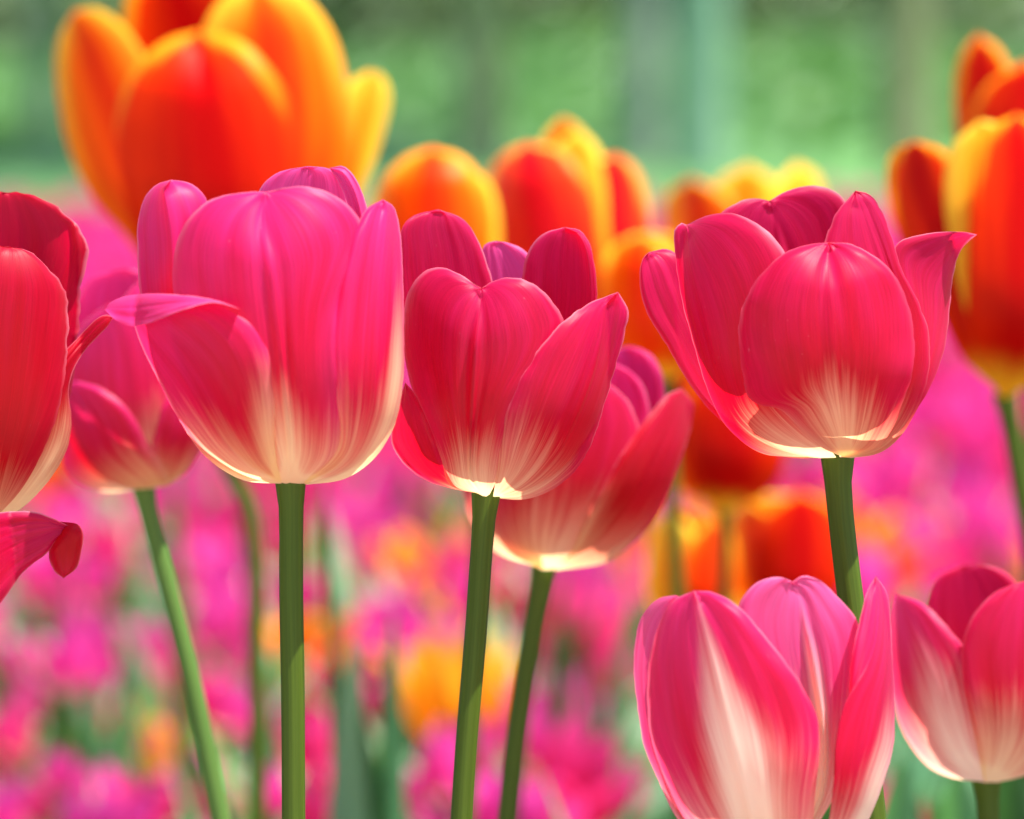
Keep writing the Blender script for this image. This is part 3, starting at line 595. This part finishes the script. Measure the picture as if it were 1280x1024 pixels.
# larger, nearer clumps as the photo shows them
for px, py, kind, sc, n in [
    (440, 660, 'mag', 1.3, 3), (455, 600, 'mag', 1.2, 2), (100, 650, 'mag', 1.2, 2), (150, 700, 'mag', 1.1, 2), (60, 620, 'mag', 1.1, 2), (270, 640, 'mag2', 1.2, 2), (235, 690, 'mag2', 1.1, 1),
    (300, 590, 'mag', 1.2, 2), (520, 680, 'or', 1.3, 2), (560, 655, 'yel', 1.2, 2), (590, 790, 'yel', 1.5, 2), (620, 830, 'yel', 1.3, 1), (575, 750, 'yel', 1.3, 1), (505, 790, 'mag', 1.4, 2), (540, 880, 'mag2', 1.2, 2),
    (210, 850, 'mag2', 1.1, 1), (268, 842, 'mag', 1.1, 1), (92, 790, 'mag', 1.2, 1), (105, 835, 'mag', 1.0, 1), (15, 800, 'mag', 1.1, 1), (20, 900, 'mag2', 1.1, 1), (25, 970, 'mag2', 1.1, 1),
    (120, 965, 'mag', 1.0, 1), (175, 975, 'mag2', .9, 1), (395, 770, 'or', 1.1, 1), (400, 850, 'mag2', 1.3, 1), (395, 890, 'mag2', 1.1, 1), (395, 980, 'mag2', 1.2, 1), (640, 900, 'mag', 1.1, 2),
    (690, 940, 'mag2', 1.2, 2), (620, 980, 'mag', 1.2, 1), (740, 750, 'mag2', 1.3, 1), (770, 820, 'mag2', 1.1, 1), (700, 700, 'mag', 1.2, 1), (1190, 610, 'mag', 1.6, 4), (1230, 660, 'mag', 1.4, 2), (1150, 560, 'mag', 1.3, 2),
    (1110, 700, 'mag', 1.3, 2), (1270, 550, 'mag', 1.2, 2), (1010, 590, 'mag', 1.2, 2), (1075, 610, 'or', 1.0, 1), (1100, 660, 'or', 1.2, 1), (215, 910, 'yel', .8, 1), (860, 700, 'or', 1.5, 2), (845, 650, 'or', 1.4, 2),
    (880, 740, 'yel', 1.3, 1), (1275, 690, 'yel', 1.2, 1), (60, 770, 'yel', .8, 1), (135, 325, 'or', 2.6, 1), (1130, 510, 'mag', 1.2, 2), (1235, 450, 'mag', 1.2, 3), (1160, 480, 'mag2', 1.2, 2), (760, 930, 'mag2', .9, 1), (60, 560, 'or', 1.2, 1)]:
    place(px, py, kind, sc, n=n)
for px, py in [(40, 850), (150, 880), (250, 940), (70, 940), (195, 900), (300, 800), (330, 870), (440, 780), (470, 860), (520, 960), (560, 930), (600, 900), (660, 860), (700, 850), (730, 910), (690, 1000),
               (760, 880), (780, 960), (130, 780), (180, 790), (60, 720), (10, 700), (480, 740), (300, 730), (340, 960), (230, 780), (770, 760), (665, 790), (450, 950), (5, 1000), (90, 1010), (150, 1015), (270, 1000), (560, 1010), (640, 1015), (1130, 990)]:
    place(px, py, random.choice(('mag', 'mag', 'mag2')), random.uniform(.8, 1.0))
# dense rows further back: the nearest ones as individual plants, the rest as one mass
cells = []
y = 3.05
while y < 12.0:
    hw = .125*y + .35
    dens = .070 + .006*y
    x = -hw + random.uniform(0, dens)
    while x < hw:
        cells.append((x + random.uniform(-.4, .4)*dens, y + random.uniform(-.4, .4)*dens)); x += dens
    y += dens
V_all = {'mag': [[], [], [], [], []], 'mag2': [[], [], [], [], []]}
cnt = len(placed)
leafV, leafF, leafUV = [], [], []
for (x, y) in cells:
    z = random.uniform(.14, .23) if y < 7 else random.uniform(.15, .21)
    px, py = proj((x, y, z))
    inside = -60 < px < 1340
    if min([(x-a)**2 + (y-b)**2 for a, b in placed]) < .05**2: continue
    
    kind = 'mag' if random.random() < .65 else 'mag2'
    if inside and cnt < 299:
        cnt += 1; bed_tulip(x, y, z, kind, random.randrange(12), LAB[kind], GM if kind == 'mag' else GM2, random.uniform(.65, .95) if y < 4.2 else random.uniform(1.0, 1.35), 1 if y > 5 else 2)
    else:
        me = head_mesh(kind, random.randrange(12)); A = V_all[kind]; o = len(A[0]); s_ = random.uniform(1.0, 1.35); a = random.uniform(0, 6)
        ca, sa = math.cos(a)*s_, math.sin(a)*s_
        uvl = me.uv_layers[0].data; tmp = {}
        for lp in me.loops: tmp[lp.vertex_index] = tuple(uvl[lp.index].uv)
        nvx = len(me.vertices); cra = me.attributes['cr'].data
        step = 1
        for i, vv in enumerate(me.vertices):
            c = vv.co; A[0].append((x + c.x*ca - c.y*sa, y + c.x*sa + c.y*ca, z - .05 + c.z*s_)); A[2].append(tmp[i]); A[3].append(cra[i].value); A[4].append(0.)
        for p_ in me.polygons: A[1].append([o + q for q in p_.vertices])
    if random.random() < .75:
        h = random.uniform(.12, .2); V, F, UV = leaf_geo((x+random.uniform(-.04, .04), y+random.uniform(-.04, .04), 0), random.uniform(0, 6.28), h, .035, random.uniform(.2, .7), 5, random.uniform(0, .3), random.uniform(-1, 1))
        o = len(leafV); leafV += V; leafUV += UV; leafF += [[o+q for q in ff] for ff in F]
for kind, mat in (('mag', M_mag), ('mag2', M_mag2)):
    A = V_all[kind]
    ob = link_mesh('tulip_field', A[0], A[1], mat, None, None, A[2], {'cr': A[3], 'rim': A[4]})
    tag(ob, 'far mass of magenta tulips running back to the lawn' if kind == 'mag' else 'far mass of rosy red tulips mixed through the magenta ones', 'tulip field', kind='stuff')
# more strap leaves between the nearer plants
for k in range(700):
    y = random.uniform(2.2, 5.5); x = random.uniform(-1, 1)*(.125*y + .2)
    h = random.uniform(.10, .26) if y > 2.9 else random.uniform(.10, .2)
    V, F, UV = leaf_geo((x, y, 0), random.uniform(0, 6.28), h, random.uniform(.03, .05), random.uniform(.1, .8), 6, random.uniform(0, .4), random.uniform(-1, 1))
    o = len(leafV); leafV += V; leafUV += UV; leafF += [[o+q for q in ff] for ff in F]
tag(link_mesh('bed_foliage', leafV, leafF, M_leaf2, None, None, leafUV), 'strap shaped tulip leaves crowding the bed', 'foliage', kind='stuff')

pV, pF, pUV = [], [], []
for k in range(260):
    y = random.uniform(2.6, 4.6); x = random.uniform(-1, .25)*(.125*y + .1)
    h = random.uniform(.12, .24)
    V, F, UV = leaf_geo((x, y, 0), random.uniform(0, 6.28), h, random.uniform(.03, .045), random.uniform(.3, 1.1), 6, random.uniform(0, .3), random.uniform(-1, 1))
    o = len(pV); pV += V; pUV += UV; pF += [[o+q for q in ff] for ff in F]
tag(link_mesh('pale_bed_foliage', pV, pF, M_leaf3, None, None, pUV), 'paler slanting leaves among the bed plants', 'foliage', kind='stuff')

# nearer leaf clumps seen between the stems, lower left of centre
def leaf_px(base, tip, w, Y, mat, parent, o3, bend=0):
    b, t = at(*base, Y), at(*tip, Y); V = []; F = []; UV = []; n = 16
    mid = b.lerp(t, .5) + Vector((bend, .02, 0))
    c = spline([b, mid, t], n+1)
    for j, p in enumerate(c):
        v = j/n; tg = (c[min(j+1, n)] - c[max(j-1, 0)]).normalized(); sd_ = tg.cross(Vector((.25, 1, 0))).normalized()
        ww = w/2*math.sin(math.pi*(.12+.86*v))**.7
        for i in range(5):
            u = (i-2)/2; V.append(p + sd_*ww*u + Vector((0, ww*.6*u*u, 0))); UV.append((i/4, v))
    for j in range(n):
        for i in range(4): F.append((j*5+i, j*5+i+1, (j+1)*5+i+1, (j+1)*5+i))
    return link_mesh('leaf', V, F, mat, parent, o3, UV)
def clump(label, Y, x0, leaves, stem=None):
    b = at(x0, 1024, Y); r = thing('leafy_tulip_plant', label, 'plant', (b.x, Y, 0), 'leafy plants between the stems'); o3 = Vector((b.x, Y, 0))
    for (bx, by, tx, ty, w, mat, bend) in leaves:
        leaf_px((bx, by), (tx, ty), w, Y, mat, r, o3, bend)
    return r
clump('pale green leaf clump crossing between the two left hand stems and the centre', 1.9, 470, [(450, 1700, 440, 800, .028, M_leaf3, -.004), (460, 1700, 490, 770, .018, M_leaf, .003), (620, 1500, 455, 900, .014, M_leaf2, -.012), (430, 1700, 405, 600, .009, M_leaf2, .004)])
clump('pale grey green leaves slanting low on the left behind the slanting stem', 2.9, 150, [(300, 1200, 145, 775, .034, M_leaf3, .0), (230, 1200, 70, 820, .030, M_leaf3, -.01), (150, 1300, 190, 890, .03, M_leaf, .0), (60, 1200, 20, 920, .022, M_leaf, .0)])
clump('upright blue green leaves behind the left stems', 2.4, 90, [(40, 1500, 120, 850, .02, M_leaf, .01), (180, 1500, 160, 800, .018, M_leaf, -.02), (250, 1500, 215, 560, .014, M_stem2, .0), (330, 1500, 300, 600, .012, M_leaf2, .01)])
clump('green leaf blades behind the stem right of centre', 2.5, 740, [(720, 1500, 735, 820, .02, M_leaf2, .01), (800, 1500, 790, 740, .02, M_leaf, -.02), (700, 1500, 700, 720, .02, M_leaf2, .0)])
clump('pale leaves below the blurred tulip at the right edge', 1.75, 1180, [(1180, 1500, 1130, 950, .03, M_leaf, -.01), (1240, 1500, 1270, 960, .045, M_leaf2, .01), (1150, 1400, 1200, 960, .03, M_leaf, .01)])

# ------------------------------------------------------------------ setting
def sheet(name, x0, x1, y0, y1, z, mat, nx=1, ny=1, fz=None):
    V = [(x0+(x1-x0)*i/nx, y0+(y1-y0)*j/ny, z + (fz(x0+(x1-x0)*i/nx, y0+(y1-y0)*j/ny) if fz else 0)) for j in range(ny+1) for i in range(nx+1)]
    F = [(j*(nx+1)+i, j*(nx+1)+i+1, (j+1)*(nx+1)+i+1, (j+1)*(nx+1)+i) for j in range(ny) for i in range(nx)]
    ob = link_mesh(name, V, F, mat); ob['kind'] = 'structure'; return ob
M_soil = plain('soil', [(.3, (.035, .025, .015)), (.7, (.09, .07, .045))], 30, bump=.01)
M_lawn = plain('lawn', [(.32, (.045, .125, .035)), (.52, (.075, .19, .05)), (.70, (.11, .25, .08))], .3, detail=3, stretch=(.5, 1, 1))
sheet('lawn', -600, 600, -200, 1500, 0, M_lawn)
sheet('flower_bed', -14, 14, .86, 12.3, .004, M_soil)

sheet('bounce_path', -14, 14, -7, .8, .008, plain('bounce_gravel', [(.3, (.38, .33, .25)), (.7, (.60, .54, .44))], 90, bump=.004))  # added out of view, pale ground bouncing sunlight up onto the petal undersides
kb = sheet('kerb', -14, 14, .8, .86, .03, plain('kerb_stone', [(.3, (.3, .28, .24)), (.7, (.4, .38, .33))], 12))
M_barks = [plain('bark_%s' % n, [(.3, a), (.7, b_)], 6, stretch=(1, 1, .25), bump=.02) for n, a, b_ in (
    ('olive', (.20, .23, .10), (.31, .35, .17)), ('grey', (.14, .19, .15), (.22, .28, .22)), ('pale', (.11, .22, .14), (.18, .31, .21)), ('tan', (.13, .15, .07), (.21, .22, .12)), ('green', (.15, .22, .12), (.24, .32, .2)))]
M_crown = leafy('tree_leaf', (.05, .13, .035), (.09, .21, .06), .3, 3, uvm=False)
M_shrub = leafy('shrub_leaf', (.12, .18, .10), (.20, .27, .16), .35, 1.2, uvm=False)
def cards(n, fpos, size, rg):
    V = []; F = []
    for k in range(n):
        p = fpos(rg); a = Vector((rg.gauss(0, 1), rg.gauss(0, 1), rg.gauss(0, 1))).normalized(); b = a.orthogonal().normalized(); c = a.cross(b)
        s_ = size*rg.uniform(.6, 1.4); o = len(V)
        V += [p - b*s_, p + c*s_*.5 + a*s_*.15, p + b*s_, p - c*s_*.5 + a*s_*.15]; F.append((o, o+1, o+2, o+3))
    return V, F
def tree(px0, px1, basey, bark, label, seed, htr=7.5):
    rg = random.Random(seed)
    cx = (px0+px1)/2; p = from_px(cx, basey, 0.); r = (px1-px0)/2*mpp(p.y)*.84
    t = thing('tree', label, 'tree', (p.x, p.y, 0), 'trees on the lawn beyond the flowers')
    V = []; F = []
    def limb(pts, r0, r1, ns=14, nr=16):
        c = spline(pts, nr+1); o = len(V)
        for j, q in enumerate(c):
            tg = (c[min(j+1, nr)]-c[max(j-1, 0)]).normalized(); a = tg.cross(Vector((.1, 1, .05))).normalized(); b = tg.cross(a); k = j/nr
            rr = r0+(r1-r0)*k
            for i in range(ns):
                an = 2*math.pi*i/ns; V.append(q + (a*math.cos(an)+b*math.sin(an))*rr*(1+.08*math.sin(an*3+k*5)))
        F.extend([(o+j*ns+i, o+j*ns+(i+1) % ns, o+(j+1)*ns+(i+1) % ns, o+(j+1)*ns+i) for j in range(nr) for i in range(ns)])
    limb([p + Vector((0, 0, -.05)), p + Vector((.02, 0, htr*.5)), p + Vector((.05, .1, htr)), p + Vector((0, .2, htr+2.5))], r*1.05, r*.35)
    tops = []
    for k in range(6):
        a = k*1.05 + rg.uniform(-.3, .3); e = p + Vector((math.cos(a)*2, math.sin(a)*2, htr + rg.uniform(1.4, 3.2))); tops.append(e)
        limb([p + Vector((.03, .1, htr-.4+k*.2)), p.lerp(e, .5) + Vector((0, 0, htr*.55)), e], r*.4, r*.08, 7, 8)
    link_mesh('trunk', V, F, bark, t, p)
    tops.append(p + Vector((0, 0, htr+3.2)))
    def pos(rg):
        c = rg.choice(tops); d = Vector((rg.gauss(0, 1), rg.gauss(0, 1), rg.gauss(0, 1))).normalized()*rg.uniform(.35, 1)**.5*1.35
        d.z *= .7; return c + d
    V2, F2 = cards(4200, pos, .10, rg)
    link_mesh('crown', V2, F2, M_crown, t, p, smooth=False)
tree(566, 636, 212, M_barks[0], 'tree trunk with olive bark rising above the central orange tulips', 1)
tree(772, 832, 208, M_barks[1], 'grey tree trunk close against the left of the pale one', 2)
tree(836, 914, 222, M_barks[2], 'pale whitish green tree trunk above the wide rose tulip', 3)
tree(1094, 1166, 218, M_barks[3], 'tan tree trunk standing near the upper right corner', 4)
tree(36, 76, 190, M_barks[4], 'slim greenish tree trunk at the far left, left of the huge orange tulip', 5)
# shrub belt closing the lawn
for k, (px, Y, wd, hh) in enumerate([(-60, 60, 5, 2.8), (120, 66, 4.5, 3.1), (330, 62, 5, 2.9), (540, 70, 5, 3.4), (700, 61, 4.5, 2.9), (880, 68, 5, 3.2), (1050, 60, 4.2, 3.0), (1210, 67, 5, 3.4), (1380, 62, 5, 3)]):
    b = at(px, 60, Y); b.z = 0; rg = random.Random(k+50)
    t = thing('shrub', ['grey green shrub behind the far left tree', 'grey green shrub left of the huge orange tulip, on the skyline', 'rounded shrub hidden behind the huge orange tulip', 'dense shrub behind the olive tree trunk', 'low shrub between the olive and the grey trunks', 'tall shrub behind the pale trunk', 'shrub just left of the tan trunk', 'tall shrub right of the tan trunk', 'shrub beyond the upper right corner'][k], 'shrub', tuple(b), 'shrubs closing the far side of the lawn')
    lobes = [(b + Vector((rg.uniform(-wd*.4, wd*.4), rg.uniform(-1, 1), rg.uniform(.3, .75)*hh)), rg.uniform(.9, 1.5)) for _ in range(9)]
    def pos(rg):
        c, r_ = rg.choice(lobes); d = Vector((rg.gauss(0, 1), rg.gauss(0, 1), rg.gauss(0, 1))).normalized()*r_*rg.uniform(.7, 1.1)
        q = c + d; q.z = max(q.z, .05); return q
    V2, F2 = cards(2600, pos, .16, rg); link_mesh('foliage', V2, F2, M_shrub, t, b, smooth=False)
    V, F = [], []
    for q in range(4):
        e = lobes[q][0]; o = len(V); s_ = .05
        for pt, r_ in ((b, .06), (e, .02)):
            for i in range(6): V.append(pt + Vector((math.cos(i*1.047)*r_, math.sin(i*1.047)*r_, 0)))
        F += [(o+i, o+(i+1) % 6, o+6+(i+1) % 6, o+6+i) for i in range(6)]
    link_mesh('branches', V, F, M_barks[1], t, b)
# low planting thickening towards the shrubs
rg = random.Random(5)
def pos(rg):
    y = 24 + 50*rg.random()**.7; x = rg.uniform(-1, 1)*(.16*y + 3)
    m = noise.noise(Vector((x*.35, y*.12, 3)))
    return Vector((x, y, rg.uniform(0, .12 + max(0, (y-26)*.018)*(1+1.2*m))))
V2, F2 = cards(15000, pos, .16, rg)
M_low = leafy('low_leaf', (.06, .15, .045), (.12, .25, .09), .3, .5, uvm=False)
tag(link_mesh('low_planting', V2, F2, M_low, smooth=False), 'low green planting thickening towards the shrubs', 'ground cover', kind='stuff')
# wood behind, one mass
rg = random.Random(99)
def pos(rg):
    x = rg.uniform(-45, 45); z = rg.uniform(0, 1)**.8*(9 + 2.5*math.sin(x*.5) + 1.5*math.sin(x*1.3)); return Vector((x, 85 + 5*noise.noise(Vector((x*.2, z*.3, 0))) + rg.uniform(-1.5, 1.5), z))
V2, F2 = cards(26000, pos, .55, rg)
tag(link_mesh('far_wood', V2, F2, M_shrub, smooth=False), 'far grey green wood closing the view', 'wood', kind='stuff')
